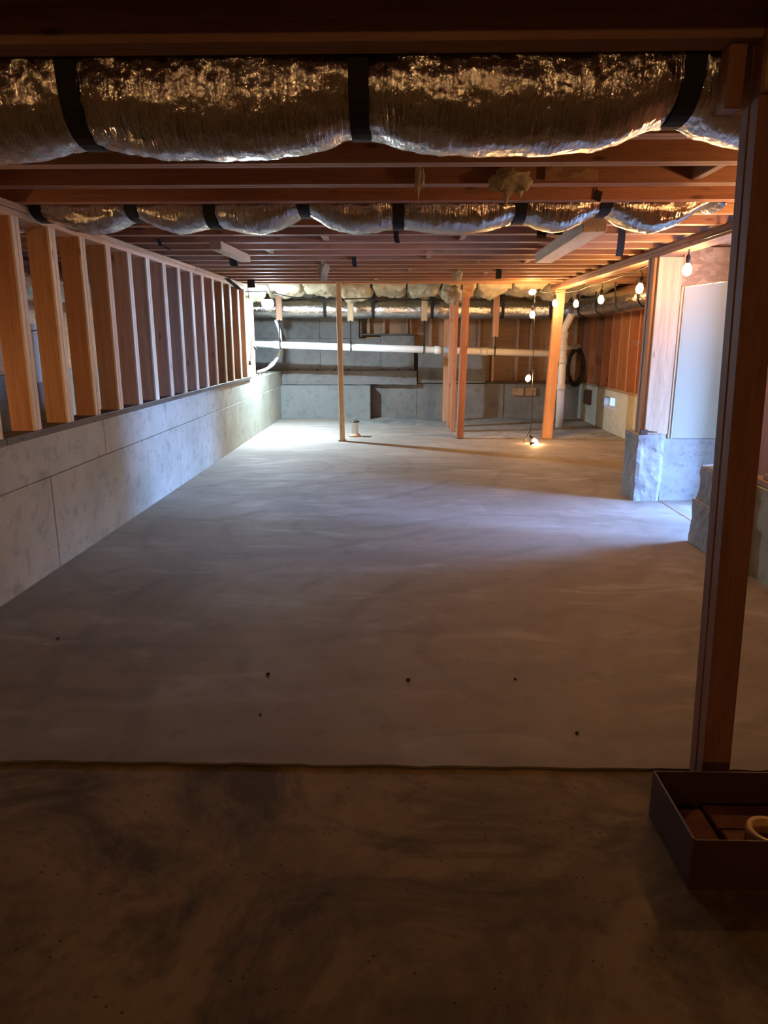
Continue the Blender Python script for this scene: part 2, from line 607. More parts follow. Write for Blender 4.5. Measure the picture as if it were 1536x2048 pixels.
for lo, hi in (((-4.5, -5.3), (6.8, 4.76)), ((-4.5, 5.84), (6.8, 13.0)), ((-4.5, 4.76), (3.95, 5.84)), ((5.65, 4.76), (6.8, 5.84))):
    box('floor_deck', (*lo, ZJ + JH + .08), (*hi, ZJ + JH + .12), M['osb'], ce, 0)
for bx_, i in ((.45, 8), (-.55, 8), (.25, 11), (1.2, 12), (-1.1, 10), (.1, 14), (.95, 15), (-.3, 17), (1.35, 3), (-.9, 6)):
    y = J0 + JS * i + JW + .001
    box('blocking', (bx_ - .02, y, ZJ + .01), (bx_ + .02, y + JS - JW - .002, ZJ + JH), wood('fir', 'y'), ce)
for bx_, i, wl in ((.78, 4, .12), (.38, 11, .16), (.62, 13, .20), (.45, 15, .18), (-1.0, 12, .2)):
    y = J0 + JS * i - .016
    box('splice_plate', (bx_ - wl, y, ZJ + .012), (bx_ + wl, y + .015, ZJ + JH - .03), M['osb'], ce, .001)

# ------------------------------------------------------------------ left wall
wl_ = thing('wall_left', 'left pony wall of doubled timber studs on a pale concrete stem', 'wall', kind='structure')
ys_low = [-5.0, -2.2, .2, 2.42, 4.02, 5.63, 8.25, 10.4, 12.5]
ys_top = [-5.0, -1.6, .9, 3.2, 4.84, 6.15, 8.09, 10.02, 12.5]
for ys, z0, z1, dx in ((ys_low, -.06, .545, 0), (ys_top, .548, .79, .004)):
    for a, b in zip(ys, ys[1:]):
        box('form_panel', (XL - .2, a + .0015, z0), (XL - dx + random.uniform(-.002, .002), b - .0015, z1), M['wall_concrete'], wl_, .004)
sme = None
def stud_mesh(L, wd, d, tone, axis='z'):
    """two-ply upright: width wd along y, depth d along x, groove between plies on the narrow faces"""
    bm = bmesh.new()
    g, gd = .0028, .006
    prof = [(-d / 2, -wd / 2), (-d / 2, -g), (-d / 2 + gd, 0), (-d / 2, g), (-d / 2, wd / 2), (d / 2, wd / 2), (d / 2, g), (d / 2 - gd, 0), (d / 2, -g), (d / 2, -wd / 2)]
    a = [bm.verts.new((p, q, 0)) for p, q in prof]
    b = [bm.verts.new((p, q, L)) for p, q in prof]
    for i in range(len(prof)):
        j = (i + 1) % len(prof)
        bm.faces.new((a[i], a[j], b[j], b[i]))
    bm.faces.new(a); bm.faces.new(b[::-1])
    bmesh.ops.recalc_face_normals(bm, faces=bm.faces[:])
    me = to_mesh(bm, 'stud')
    me.materials.append(wood(tone, axis))
    return me
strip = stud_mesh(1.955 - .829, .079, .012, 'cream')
sm = {t: stud_mesh(1.955 - .829, .078, .12, t) for t in ('stud', 'fir')}
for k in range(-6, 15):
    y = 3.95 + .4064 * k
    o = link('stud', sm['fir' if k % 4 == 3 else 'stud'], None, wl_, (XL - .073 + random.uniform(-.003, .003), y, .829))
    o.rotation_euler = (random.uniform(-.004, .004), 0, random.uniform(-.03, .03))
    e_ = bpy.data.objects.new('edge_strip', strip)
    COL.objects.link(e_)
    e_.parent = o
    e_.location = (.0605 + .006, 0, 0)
for a, b in ((1.0, 3.6), (3.6, 7.3), (7.3, 9.78)):
    box('sill_plate', (XL - .16, a + .001, .792), (XL + .006, b - .001, .829), wood('dark', 'y'), wl_)
for a, b in ((1.0, 5.05), (5.05, 9.76)):
    box('top_plate', (XL - .142, a + .001, 1.955), (XL + .002, b - .001, 1.989), wood('pale', 'y'), wl_)
for a, b, o in ((1.0, 4.3, .010), (4.3, 7.4, -.004), (7.4, 9.8, .004)):
    box('top_plate', (XL - .142 + o, a + .001, 1.991), (XL + o, b - .001, 2.024), wood('pale', 'y'), wl_)
box('corner_post', (-2.20, 10.16, .79), (-2.06, 10.30, 1.88), wood('fir', 'z'), wl_)
for (y, h) in ((10.55, .05), (10.75, .06), (11.0, .05), (11.4, .04)):
    sweep('anchor_bolt', [(-2.11, y, .785), (-2.11, y, .79 + h)], .009, M['rust'], wl_, 8)

# space beyond the left wall
wo = thing('wall_far_left', 'dim concrete foundation wall seen between the left studs', 'wall', kind='structure')
for a, b in ((-5, 0), (0, 4), (4, 8), (8, 12.6)):
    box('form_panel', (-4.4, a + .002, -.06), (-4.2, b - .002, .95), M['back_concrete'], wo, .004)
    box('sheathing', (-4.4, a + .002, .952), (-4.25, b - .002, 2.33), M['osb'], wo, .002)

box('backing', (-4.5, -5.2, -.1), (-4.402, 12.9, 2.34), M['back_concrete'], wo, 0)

# ------------------------------------------------------------------ back wall
wb = thing('wall_back', 'back foundation wall of stepped grey concrete with plywood and studs above', 'wall', kind='structure')
for a, b in ((-4.4, -2.2), (-2.2, .02), (.02, 1.2), (1.2, 2.4), (2.4, 3.4)):
    box('plywood_sheet', (a + .001, 12.68, .4), (b - .001, 12.72, 2.33), M['plywood'], wb, .001)
# upper concrete lifts
for a, b, z0, z1 in ((-4.4, -2.6, .8, 2.1), (-2.6, -1.37, .8, 1.33), (-1.37, -.33, .8, 1.33), (-.33, .245, .8, 1.38), (-2.6, -1.37, 1.333, 2.1), (-1.37, -.70, 1.333, 2.1)):
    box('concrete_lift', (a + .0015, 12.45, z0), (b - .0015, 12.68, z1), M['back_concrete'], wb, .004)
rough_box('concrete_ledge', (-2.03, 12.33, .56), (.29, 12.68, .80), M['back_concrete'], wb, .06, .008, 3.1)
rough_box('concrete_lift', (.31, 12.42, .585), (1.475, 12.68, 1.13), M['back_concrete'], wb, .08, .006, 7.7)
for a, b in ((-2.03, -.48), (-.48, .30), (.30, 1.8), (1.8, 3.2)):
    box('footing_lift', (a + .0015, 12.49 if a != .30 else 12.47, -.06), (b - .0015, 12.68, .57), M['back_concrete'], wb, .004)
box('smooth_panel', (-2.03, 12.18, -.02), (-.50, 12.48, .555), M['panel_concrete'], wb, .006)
for x in (-1.78, -1.42, -1.12, -.88, -.28, -.02, .18):
    box('form_tie_hole', (x - .022, 12.438, .798), (x + .022, 12.452, .822), M['rubber'], wb, .003)
# stub studs in the opening and taller studs to the right
box('opening_side', (-.70, 12.50, 1.36), (-.655, 12.67, 2.1), wood('dark', 'z'), wb)
box('opening_sill', (-.655, 12.47, 1.383), (.24, 12.67, 1.41), wood('dark', 'x'), wb)
for x in (-.56, -.30, .10, .16):
    box('stud', (x, 12.56, 1.415), (x + .045, 12.675, 2.1), wood('fir', 'z'), wb)
for x in (.50, .93, 1.33):
    box('stud', (x, 12.54, 1.135), (x + .05, 12.675, 2.1), wood('fir', 'z'), wb)
for x in (1.58, 1.99, 2.22, 2.62, 2.98):
    box('stud', (x, 12.52, .605), (x + (.09 if x == 2.62 else .045), 12.675, 2.1), wood('pale' if x in (1.58, 2.62) else 'fir', 'z'), wb)
box('mud_sill', (1.49, 12.50, .572), (3.2, 12.67, .605), wood('dark', 'x'), wb)

# ------------------------------------------------------------------ right bay wall with its little window
wr = thing('wall_right', 'right bay wall of red brown studs on a white washed concrete stem', 'wall', kind='structure')
XR = 3.10
WY0, WY1, WZ0, WZ1 = 10.35, 10.92, .335, .49
for lo, hi in (((XR, 6.02, -.06), (XR + .2, WY0, .585)), ((XR, WY1, -.06), (XR + .2, 12.7, .585)),
               ((XR, WY0, -.06), (XR + .2, WY1, WZ0)), ((XR, WY0, WZ1), (XR + .2, WY1, .585))):
    box('stem_lift', lo, hi, M['wall_concrete'], wr, 0)
box('sill_plate', (XR - .01, 6.02, .587), (XR + .16, 12.6, .622), wood('brown', 'y'), wr)
smr = stud_mesh(2.02 - .622, .045, .13, 'red')
for k in range(16):
    link('stud', smr, None, wr, (XR + .065, 6.3 + .4064 * k, .622))
for a, b in ((6.0, 8.3), (8.3, 10.6), (10.6, 12.7)):
    box('sheathing', (XR + .165, a, .6), (XR + .19, b, 2.33), wood('red', 'z'), wr, 0)
box('top_plate', (XR - .01, 6.02, 1.99), (XR + .14, 12.6, 2.024), wood('fir', 'y'), wr)
wn = thing('window_1', 'small white framed basement window letting blue daylight through the right stem', 'window', (XR + .1, (WY0 + WY1) / 2, WZ0), kind='structure')
fw = .02
for lo, hi in (((XR + .08, WY0, WZ0), (XR + .12, WY0 + fw, WZ1)), ((XR + .08, WY1 - fw, WZ0), (XR + .12, WY1, WZ1)),
               ((XR + .08, WY0 + fw, WZ0), (XR + .12, WY1 - fw, WZ0 + fw)), ((XR + .08, WY0 + fw, WZ1 - fw), (XR + .12, WY1 - fw, WZ1)),
               ((XR + .08, 10.63, WZ0 + fw), (XR + .12, 10.65, WZ1 - fw))):
    box('window_frame', lo, hi, M['pvc'], wn, .002)
for a, b in ((WY0 + fw, 10.63), (10.65, WY1 - fw)):
    box('pane', (XR + .098, a, WZ0 + fw), (XR + .101, b, WZ1 - fw), M['glass'], wn, 0)

# ------------------------------------------------------------------ header over the right bay, passage and its walls
hd = thing('trim_1', 'doubled flat timber header carrying the joist laps over the right bay', 'header', kind='structure')
for z0, z1, o in ((1.952, 1.987, 0), (1.989, 2.023, .008)):
    for a, b in ((4.45, 7.6), (7.6, 10.05)):
        box('header_plate', (2.02 + o, a + .001, z0), (2.16 + o, b - .001, z1), wood('fir', 'y'), hd)

wp = thing('wall_passage', 'passage wall with timber jamb, white panel and strand board above concrete', 'wall', kind='structure')
rough_box('stem_end', (1.965, 5.87, -.02), (2.19, 6.22, .56), M['rough_concrete'], wp, .03, .012, 1.4, keep=('-z',))
box('stem_lift', (2.19, 5.90, -.06), (6.6, 6.1, .525), M['rough_concrete'], wp, .004)
box('jamb_board', (2.025, 5.90, .56), (2.215, 5.94, 1.951), wood('pale', 'z'), wp)
for k in range(3):
    box('jamb_stud', (2.002 + .004 * (k % 2), 5.942 + k * .05, .56), (2.14, 5.99 + k * .05, 1.951), wood('fir', 'z'), wp)
box('panel_trim', (2.217, 5.896, .525), (2.235, 5.935, 1.73), wood('cream', 'z'), wp)
box('panel_trim', (2.237, 5.89, .525), (2.25, 5.935, 1.73), M['white_panel'], wp)
def poly_panel(name, pts, y0, y1, m, parent):
    bm = bmesh.new()
    c = Vector((pts[0][0], y0, pts[0][1]))
    a = [bm.verts.new(Vector((x, y0, z)) - c) for x, z in pts]
    b = [bm.verts.new(Vector((x, y1, z)) - c) for x, z in pts]
    bm.faces.new(a); bm.faces.new(b[::-1])
    for i in range(len(pts)):
        j = (i + 1) % len(pts)
        bm.faces.new((a[j], a[i], b[i], b[j]))
    bmesh.ops.recalc_face_normals(bm, faces=bm.faces[:])
    return link(name, to_mesh(bm, name), m, parent, c)
poly_panel('white_panel', [(2.252, .528), (3.45, .528), (3.45, 1.88), (2.252, 1.722)], 5.895, 5.935, M['white_panel'], wp)
poly_panel('strand_board', [(2.217, 1.735), (2.252, 1.727), (3.45, 1.885), (3.45, 2.02), (2.217, 2.02)], 5.905, 5.935, M['osb'], wp)
box('sheathing', (3.452, 5.90, .528), (6.6, 5.935, 2.33), M['white_panel'], wp, .002)
box('sheathing', (2.16, 5.945, 2.025), (3.45, 5.96, 2.33), M['osb'], wp, 0)

box('hatch_light_baffle', (2.93, 5.64, 0), (3.0, 5.893, 2.02), wood('fir', 'z'), wp)  # unseen upright added to keep hatch light off the white panel
wn2 = thing('wall_right_near', 'dark near right wall of rough concrete stem and shadowed sheathing', 'wall', kind='structure')
rough_box('stem_end', (1.972, 4.0, -.02), (2.20, 4.65, .535), M['rough_concrete'], wn2, .03, .012, 5.4, keep=('-z',))
rough_box('stem_foot', (1.952, 3.98, -.02), (2.215, 4.665, .30), M['rough_concrete'], wn2, .03, .010, 2.2, keep=('-z',))
box('stem_lift', (2.03, -5, -.06), (2.25, 4.02, .52), M['wall_concrete'], wn2, .006)
for a, b in ((-5, -2.6), (-2.6, -.2), (-.2, 2.2), (2.2, 4.5)):
    box('sheathing', (2.17, a, .522), (2.19, b, 2.02), wood('red', 'z'), wn2, 0)
box('rim_board', (2.155, -5, 2.021), (2.168, 4.6, 2.34), M['osb'], wn2, 0)
box('end_stud', (2.10, 4.50, .54), (2.19, 4.60, 1.95), wood('red', 'z'), wn2)
for k in range(16):
    box('stud', (2.192, -4.9 + k * .61, .535), (2.28, -4.862 + k * .61, 2.02), wood('red', 'z'), wn2)

wpn = thing('wall_passage_outer', 'outer concrete walls closing the daylight passage', 'wall', kind='structure')
box('stem_lift', (6.5, -5, -.06), (6.7, 3.2, 2.33), M['wall_concrete'], wpn, 0)
box('stem_lift', (6.5, 4.2, -.06), (6.7, 6.1, 2.33), M['wall_concrete'], wpn, 0)
box('lintel', (6.5, 3.2, 1.92), (6.7, 4.2, 2.33), M['wall_concrete'], wpn, 0)
box('cross_wall', (2.25, 1.9, -.06), (6.6, 2.05, 2.33), M['wall_concrete'], wpn, 0)
dr = thing('door_1', 'open timber door frame at the outer end of the passage', 'door', (6.5, 3.7, 0), kind='structure')
box('door_jamb', (6.48, 3.2, 0), (6.6, 3.235, 1.92), wood('pale', 'z'), dr)
box('door_jamb', (6.48, 4.165, 0), (6.6, 4.2, 1.92), wood('pale', 'z'), dr)
box('door_head', (6.48, 3.235, 1.885), (6.6, 4.165, 1.92), wood('pale', 'y'), dr)

ht = thing('door_2', 'open bulkhead hatch frame over the daylight passage', 'hatch', (4.8, 5.3, 2.0), kind='structure')
for lo, hi in (((3.95, 4.76), (4.0, 5.84)), ((5.6, 4.76), (5.65, 5.84)), ((4.0, 4.76), (5.6, 4.8)), ((4.0, 5.8), (5.6, 5.84))):
    box('hatch_kerb', (*lo, 2.03), (*hi, 2.44), wood('pale', 'x'), ht, 0)

wf = thing('wall_front', 'concrete wall behind the viewer closing the basement', 'wall', kind='structure')
box('stem_lift', (-4.4, -5.2, -.06), (6.7, -5.0, 2.33), M['back_concrete'], wf, 0)
gr = box('ground', (6.7, -20, -.3), (40, 30, -.1), M['earth'], None, 0)
tag(gr, 'bare ground outside the passage doorway', 'ground', kind='structure')
box('outer_fill', (-4.5, 12.722, -.1), (6.7, 12.9, 2.34), M['back_concrete'], wb, 0)

# ------------------------------------------------------------------ flexible ducts
def flex_duct(name, label, path, ry, straps, bottom, ztop, strap_hang=True, seed=0, nseg=420, nth=64, strap_w=.05, strap_top=ZJ + .02, slant=None, amp=1.0, labels=None):
    """path: centreline polyline; straps: distances along it; bottom(s): depth below the centreline"""
    P = [Vector(p) for p in path]
    cum = [0]
    for a, b in zip(P, P[1:]):
        cum.append(cum[-1] + (b - a).length)
    L = cum[-1]
    def at(s):
        s = max(0, min(L, s))
        for i in range(len(P) - 1):
            if s <= cum[i + 1] + 1e-9:
                t = (s - cum[i]) / max(1e-9, cum[i + 1] - cum[i])
                return P[i].lerp(P[i + 1], t), (P[i + 1] - P[i]).normalized()
        return P[-1], (P[-1] - P[-2]).normalized()
    def tang(s):
        a, _ = at(s - .06); b, _ = at(s + .06)
        return (b - a).normalized()
    def surf(s, th, off=0.0, wr=True):
        c, _ = at(s)
        t = tang(s)
        side = Vector((t.y, -t.x, 0)).normalized()        # towards the viewer for a duct running +x
        up = Vector((0, 0, 1))
        d = min([abs(s - k) for k in straps] + [9])
        rz = bottom(s) if math.sin(th) < 0 else ztop
        pinch = 1 - .10 * math.exp(-(d / .07) ** 2)
        ct, st = math.cos(th), math.sin(th)
        e = .80
        q = Vector((math.copysign(abs(ct) ** e, ct) * ry * pinch, math.copysign(abs(st) ** e, st) * rz, 0))
        w_ = 0
        if wr:
            near = math.exp(-d / .16)
            u = s * 1.0 + seed
            w_ = .0035 * noise.noise(Vector((u * 34, th * 2.2, seed)))
            w_ += .0035 * noise.noise(Vector((u * 13, th * 2.0, seed + 4)))
            w_ += .004 * (abs(noise.noise(Vector((u * 6, th * 2.4, seed + 9)))) - .2)
            sg = 1 if s > min(straps, key=lambda k: abs(s - k)) else -1
            w_ += near * .014 * (abs(noise.noise(Vector(((u - sg * th * .09) * 17, th * 1.2 + u * 3, seed + 2)))) - .22)
            w_ *= amp
        return c + side * (q.x) + up * q.y + (side * ct + up * st) * (w_ + off)
    root = thing(name, label, 'duct', tuple(P[0]))
    bm = bmesh.new()
    rows = []
    for i in range(nseg + 1):
        s = L * i / nseg
        rows.append([bm.verts.new(surf(s, 2 * math.pi * k / nth) - P[0]) for k in range(nth)])
    for a, b in zip(rows, rows[1:]):
        for k in range(nth):
            bm.faces.new((a[k], a[(k + 1) % nth], b[(k + 1) % nth], b[k]))
    bm.faces.new(rows[0][::-1]); bm.faces.new(rows[-1])
    bmesh.ops.recalc_face_normals(bm, faces=bm.faces[:])
    link('foil_jacket', to_mesh(bm, 'foil_jacket', True), M['foil'], root, P[0])
    for i, k in enumerate(straps):
        if k < 0.02 or k > L - .02:
            continue
        sl = (slant or {}).get(i, 0)
        pts = []
        a0 = surf(k, 0, .009, False)
        top = strap_top
        pts.append(Vector((a0.x + sl, a0.y, top)))
        if top - a0.z > .03:
            pts.append(Vector((a0.x + sl * .5, a0.y, (top + a0.z) / 2)))
        for j in range(0, 17):
            th = -math.pi * j / 16
            pts.append(surf(k, th, .009, False))
        b0 = pts[-1]
        pts.append(Vector((b0.x, b0.y, top)))
        ribbon('hanger_strap', pts, tang(k), strap_w, .003, M['strap'], root)
    return root

def scallop(straps, zc, z_strap, z_mid, width=.13):
    def f(s):
        w_ = 0
        d = [abs(s - k) for k in straps]
        i = min(range(len(straps)), key=lambda n_: d[n_])
        b = 1 - math.exp(-(d[i] / width) ** 1.6)
        zs = z_strap[i] if isinstance(z_strap, (list, tuple)) else z_strap
        zm = z_mid(s) if callable(z_mid) else z_mid
        return zc - (zs + (zm - zs) * b)
    return f

x0 = -2.9
st1 = [x - x0 for x in (-2.65, -1.75, -.868, -.111, .747, 1.50, 1.80)]
flex_duct('foil_flex_duct', 'big crinkled foil duct nearest the viewer hung on three wide black straps', [(x0, 2.172, 2.035), (1.88, 2.172, 2.035)], .150,
          st1, scallop(st1, 2.035, [1.86, 1.86, 1.858, 1.880, 1.908, 1.9, 1.9], lambda s: 1.822 + .010 * (s + x0 + .5)), .17, seed=1.3, nseg=760, nth=88,
          strap_w=.052, slant={2: -.04, 4: .03})
x0 = -3.1
st2 = [x - x0 for x in (-2.5, -1.98, -1.46, -1.032, -.524, -.011, .645, 1.095, 1.66)]
flex_duct('foil_flex_duct', 'scalloped silver foil duct crossing mid-room above the hanging plank', [(x0, 4.205, 2.04), (1.72, 4.205, 2.04)], .150,
          st2, scallop(st2, 2.04, [1.97, 1.97, 1.972, 1.935, 1.992, 1.925, 1.955, 1.99, 2.035], 1.893), .17, seed=5.1, nseg=620, nth=64, strap_w=.06)
# far duct: along the back wall, then bending forward along the right wall
far = catmull([(-2.7, 11.62, 1.80), (-1.4, 11.62, 1.785), (0, 11.62, 1.775), (1.3, 11.62, 1.77), (2.1, 11.55, 1.765), (2.6, 11.2, 1.765), (2.83, 10.4, 1.78), (2.86, 9.2, 1.80), (2.84, 7.6, 1.82), (2.82, 6.15, 1.83)], 10)
st3 = [.3, 1.52, 2.28, 3.20, 4.3, 5.1, 5.75, 6.35, 7.2, 8.1]
flex_duct('foil_flex_duct', 'long foil duct along the back wall bending forward beside the right studs', far, .14, st3,
          scallop(st3, 0, -.125, -.142, .10), .14, seed=8.8, nseg=620, nth=40, strap_w=.045, strap_top=2.06, amp=.8)
x0 = 4.0
flex_duct('foil_flex_duct', 'shadowed foil duct glimpsed beyond the left studs', [(-3.35, 3.2, 1.86), (-3.30, 7.0, 1.84), (-3.2, 9.8, 1.85)], .16, [1.2, 2.6, 4.2, 5.6],
          scallop([1.2, 2.6, 4.2, 5.6], 0, -.14, -.17, .12), .16, seed=2.8, nseg=200, nth=32, strap_w=.05, strap_top=2.06)

# ------------------------------------------------------------------ posts
def post(label, base, top, sx, sy, tone, group=None, shim=True, gusset=None):
    b, t = Vector(base), Vector(top)
    root = thing('support_post', label, 'post', base, group)
    d = t - b
    L = d.length
    me = box_mesh('timber', sx, sy, L, .004)
    o = link('timber', me, wood(tone, 'z'), root, base)
    if d.x or d.y:
        o.rotation_euler = (-math.atan2(d.y, d.z), math.atan2(d.x, d.z), 0)
    return root
p = post('slim pale post standing alone left of the middle', (-.762, 9.42, 0), (-.785, 9.42, 2.02), .064, .09, 'pale')
box('foot_shim', (-.81, 9.37, .0), (-.715, 9.47, .022), wood('brown', 'x'), p)
p = post('red brown post in front of the row of four', (.832, 9.80, 0), (.868, 9.80, 1.955), .092, .14, 'red')
box('gusset_plate', (.815, 9.695, 1.86), (.955, 9.725, 2.02), M['osb'], p, .002)
box('cap_block', (.80, 9.74, 1.957), (.94, 9.88, 2.02), wood('red', 'x'), p)
post('second post from the front in the row of four', (.785, 10.55, -.012), (.80, 10.55, 2.05), .06, .14, 'red')
post('third post from the front in the row of four', (.77, 11.12, -.012), (.775, 11.12, 2.05), .06, .14, 'fir')
post('rearmost post of the row of four before the back wall', (.755, 11.86, -.012), (.755, 11.86, 2.05), .085, .09, 'fir')
p = post('leaning fir post under the far end of the header', (2.03, 9.80, -.01), (2.10, 9.80, 1.95), .135, .075, 'fir')
# foreground post with its block and strand-board gusset
p = thing('support_post', 'big dark red post in the right foreground beside the carton', 'post', (.967, 1.97, -.008))
for k, (dx, dy, tone, dd) in enumerate(((0, 0, 'red', .048), (0, .050, 'red', .048))):
    me = box_mesh('timber', .083, dd, 2.036, .005)
    o = link('timber', me, wood(tone, 'z'), p, (.967 + dx, 1.946 + dy, -.008))
    o.rotation_euler = (R(.15), -math.atan2(.067, 2.05), 0)
box('gusset_plate', (.858, 1.885, 1.90), (1.20, 1.909, 2.26), M['osb'], p, .002)
box('gusset_block', (.795, 1.95, 1.880), (.838, 2.003, 2.023), wood('red', 'z'), p)

# ------------------------------------------------------------------ hanging planks under the joists
def plank(label, near, far_, wd, h, tone):
    a, b = Vector(near), Vector(far_)
    d = b - a
    L = d.length
    bm = bmesh.new()
    bmesh.ops.create_cube(bm, size=1)
    for v in bm.verts:
        v.co = Vector((v.co.x * wd, (v.co.y + .5) * L, (v.co.z + .5) * h))
    bmesh.ops.bevel(bm, geom=bm.edges[:], offset=.003, segments=1, affect='EDGES')
    o = link('hanging_plank', to_mesh(bm, 'hanging_plank'), wood(tone, 'y'), None, a)
    o.rotation_euler = (math.atan2(d.z, math.hypot(d.x, d.y)), 0, -math.atan2(d.x, d.y))
    return tag(o, label, 'plank')
plank('long thick plank nailed under the joists at upper right', (1.125, 4.40, 1.93), (1.20, 6.32, 1.945), .135, .082, 'pale')
plank('short plank nailed under the joists near the left wall', (-1.335, 5.40, 1.955), (-1.325, 6.38, 1.965), .085, .058, 'pale')

# ------------------------------------------------------------------ drain pipes
pr = thing('drain_pipe', 'long white drain pipe slung across the back wall on black straps', 'pipe', (-2.27, 11.3, 1.25))
pa, pb = Vector((-2.30, 11.32, 1.245)), Vector((2.45, 11.32, 1.098))
def onp(x):
    return pa.lerp(pb, (x - pa.x) / (pb.x - pa.x))
sweep('pipe', [pa, onp(.35), pb], .054, M['pvc'], pr, 20)
for x in (.60, -1.91, 1.30):
    sweep('coupling', [onp(x - .06), onp(x + .06)], .061, M['pvc'], pr, 20)
for i, (x, zt, zb, nm) in enumerate(((-1.86, 2.05, 1.60, 'leftmost hanger board with black strap holding the drain pipe'),
                                 (-.762, 2.05, 1.59, 'second hanger board from the left holding the drain pipe'),
                                 (.372, 2.05, 1.59, 'hanger board left of the post row holding the drain pipe'),
                                 (1.468, 2.05, 1.35, 'rightmost hanger board right of the post row holding the drain pipe'))):
    h = thing('pipe_hanger', nm, 'hanger', (x, 11.3, zb), 'drain pipe hangers')
    box('board', (x - .046, 11.275, zb), (x + .046, 11.313, zt), wood('pale' if i in (1, 2) else 'fir', 'z'), h)
    c = onp(x)
    sweep('strap', [(x, 11.29, zb + .02), (x, 11.255, zb - .02), (x, 11.255, c.z + .07)], .008, M['strap'], h, 6)
    ring = [(x, c.y + .06 * math.cos(t), c.z + .06 * math.sin(t)) for t in [2 * math.pi * k / 20 for k in range(21)]]
    ribbon('pipe_clamp', ring, (1, 0, 0), .018, .006, M['strap'], h)
    box('buckle', (x - .018, 11.235, c.z + .06), (x + .018, 11.265, c.z + .10), M['strap'], h, .003)

sk = thing('soil_stack', 'upright white soil pipe bending up to the right behind the leaning post', 'pipe', (2.48, 11.1, 0))
sweep('pipe', [(2.48, 11.1, -.02), (2.477, 11.1, .7), (2.475, 11.1, 1.40)], .058, M['pvc'], sk, 20)
sweep('elbow', catmull([(2.475, 11.1, 1.36), (2.475, 11.1, 1.45), (2.50, 11.1, 1.52), (2.56, 11.1, 1.66), (2.62, 11.1, 1.86), (2.64, 11.12, 2.05)], 5), .054, M['pvc'], sk, 20)
for z in (.60, 1.0, 1.2, 1.38):
    sweep('coupling', [(2.476, 11.1, z - .05), (2.476, 11.1, z + .05)], .066, M['pvc'], sk, 20)
br = thing('branch_pipe', 'thin grey white branch pipe right of the soil stack', 'pipe', (2.6, 11.9, 1.16))
sweep('pipe', [(2.56, 11.9, 1.165), (3.02, 12.2, 1.205)], .036, M['pvc'], br, 14)
sweep('coupling', [(2.93, 12.14, 1.198), (3.0, 12.187, 1.203)], .043, M['pvc'], br, 14)
cr = thing('corner_pipe', 'curved white pipe dropping behind the left corner post', 'pipe', (-2.15, 11.9, .8))
sweep('pipe', catmull([(-2.30, 11.6, .80), (-2.12, 11.62, .87), (-1.98, 11.66, 1.02), (-1.93, 11.7, 1.2), (-1.93, 11.72, 1.42), (-2.0, 11.74, 1.62)], 6), .026, M['pvc'], cr, 12)
sweep('coupling', [(-2.10, 11.625, .885), (-2.03, 11.64, .95)], .034, M['pvc'], cr, 12)

sp = thing('floor_standpipe', 'short white pipe stub with dark cap rising from the slab', 'pipe', (-.622, 9.87, 0))
link('pipe', lathe_mesh('pipe', [(0, 0), (.048, 0), (.046, .19), (.058, .19), (.058, .2), (0, .2)], 20), M['pvc'], sp, (-.622, 9.87, 0))
link('cap', lathe_mesh('cap', [(0, .2), (.066, .2), (.066, .214), (.05, .222), (0, .222)], 20), M['rubber'], sp, (-.622, 9.87, 0))
link('collar', lathe_mesh('collar', [(0, 0), (.085, 0), (.08, .018), (.055, .04), (.047, .04)], 20), wood('brown', 'z'), sp, (-.622, 9.87, 0))

# ------------------------------------------------------------------ string lights
GLOBE = [(0, 0), (.012, .002), (.024, .012), (.031, .030), (.031, .045), (.026, .062), (.017, .078), (.013, .086)]
SOCK = [(.0, .083), (.0145, .083), (.0165, .09), (.0165, .13), (.011, .142), (.006, .15), (0, .15)]
globe = lathe_mesh('bulb', GLOBE, 14)
globe.materials.append(M['bulb'])
globe2 = globe.copy(); globe2.materials.clear(); globe2.materials.append(M['near_bulb'])
sockm = lathe_mesh('socket', SOCK, 10)
sockm.materials.append(M['rubber'])
def lamp(parent, at, hang, rot=(0, 0, 0), g=globe):
    """bulb centred at 'at'; a lead runs from the socket up to 'hang'"""
    at = Vector(at)
    rm = Matrix.Rotation(rot[2], 3, 'Z') @ Matrix.Rotation(rot[1], 3, 'Y') @ Matrix.Rotation(rot[0], 3, 'X')
    loc = at - rm @ Vector((0, 0, .04))
    s = link('socket', sockm, None, parent, loc)
    s.rotation_euler = rot
    b = link('bulb', g, None, parent, loc)
    b.rotation_euler = rot
    if hang is not None:
        a = loc + rm @ Vector((0, 0, .145))
        h = Vector(hang)
        mid = a.lerp(h, .5) + Vector((.008, 0, 0))
        sweep('lead', [a, mid, h], .0042, M['rubber'], parent, 6)
s1 = thing('string_light', 'string of warm bulbs along the header, dropping to the floor', 'string light', (2.0, 4.72, 1.97))
C = [(1.99, 1.2, 1.99), (1.99, 1.8, 1.96), (1.98, 2.5, 1.955), (1.985, 3.0, 1.95), (1.98, 3.6, 1.96), (1.985, 4.22, 1.965), (1.985, 4.72, 1.965), (2.06, 5.45, 1.985), (2.07, 6.0, 1.955), (2.11, 6.62, 1.915), (2.10, 7.2, 1.905), (2.14, 7.92, 1.905), (2.13, 8.5, 1.90), (2.16, 9.08, 1.895), (2.06, 9.5, 1.90), (1.98, 9.62, 1.905), (1.80, 9.4, 1.90), (1.665, 9.2, 1.915)]
sweep('cord', catmull(C, 6), .0050, M['rubber'], s1, 6)
D = [(1.665, 9.2, 1.915), (1.672, 9.2, 1.6), (1.682, 9.2, 1.2), (1.69, 9.2, .8), (1.70, 9.2, .4), (1.69, 9.2, .2), (1.655, 9.18, .12), (1.63, 9.15, .07), (1.605, 9.14, .02)]
sweep('cord', catmull(D, 6), .0050, M['rubber'], s1, 6)
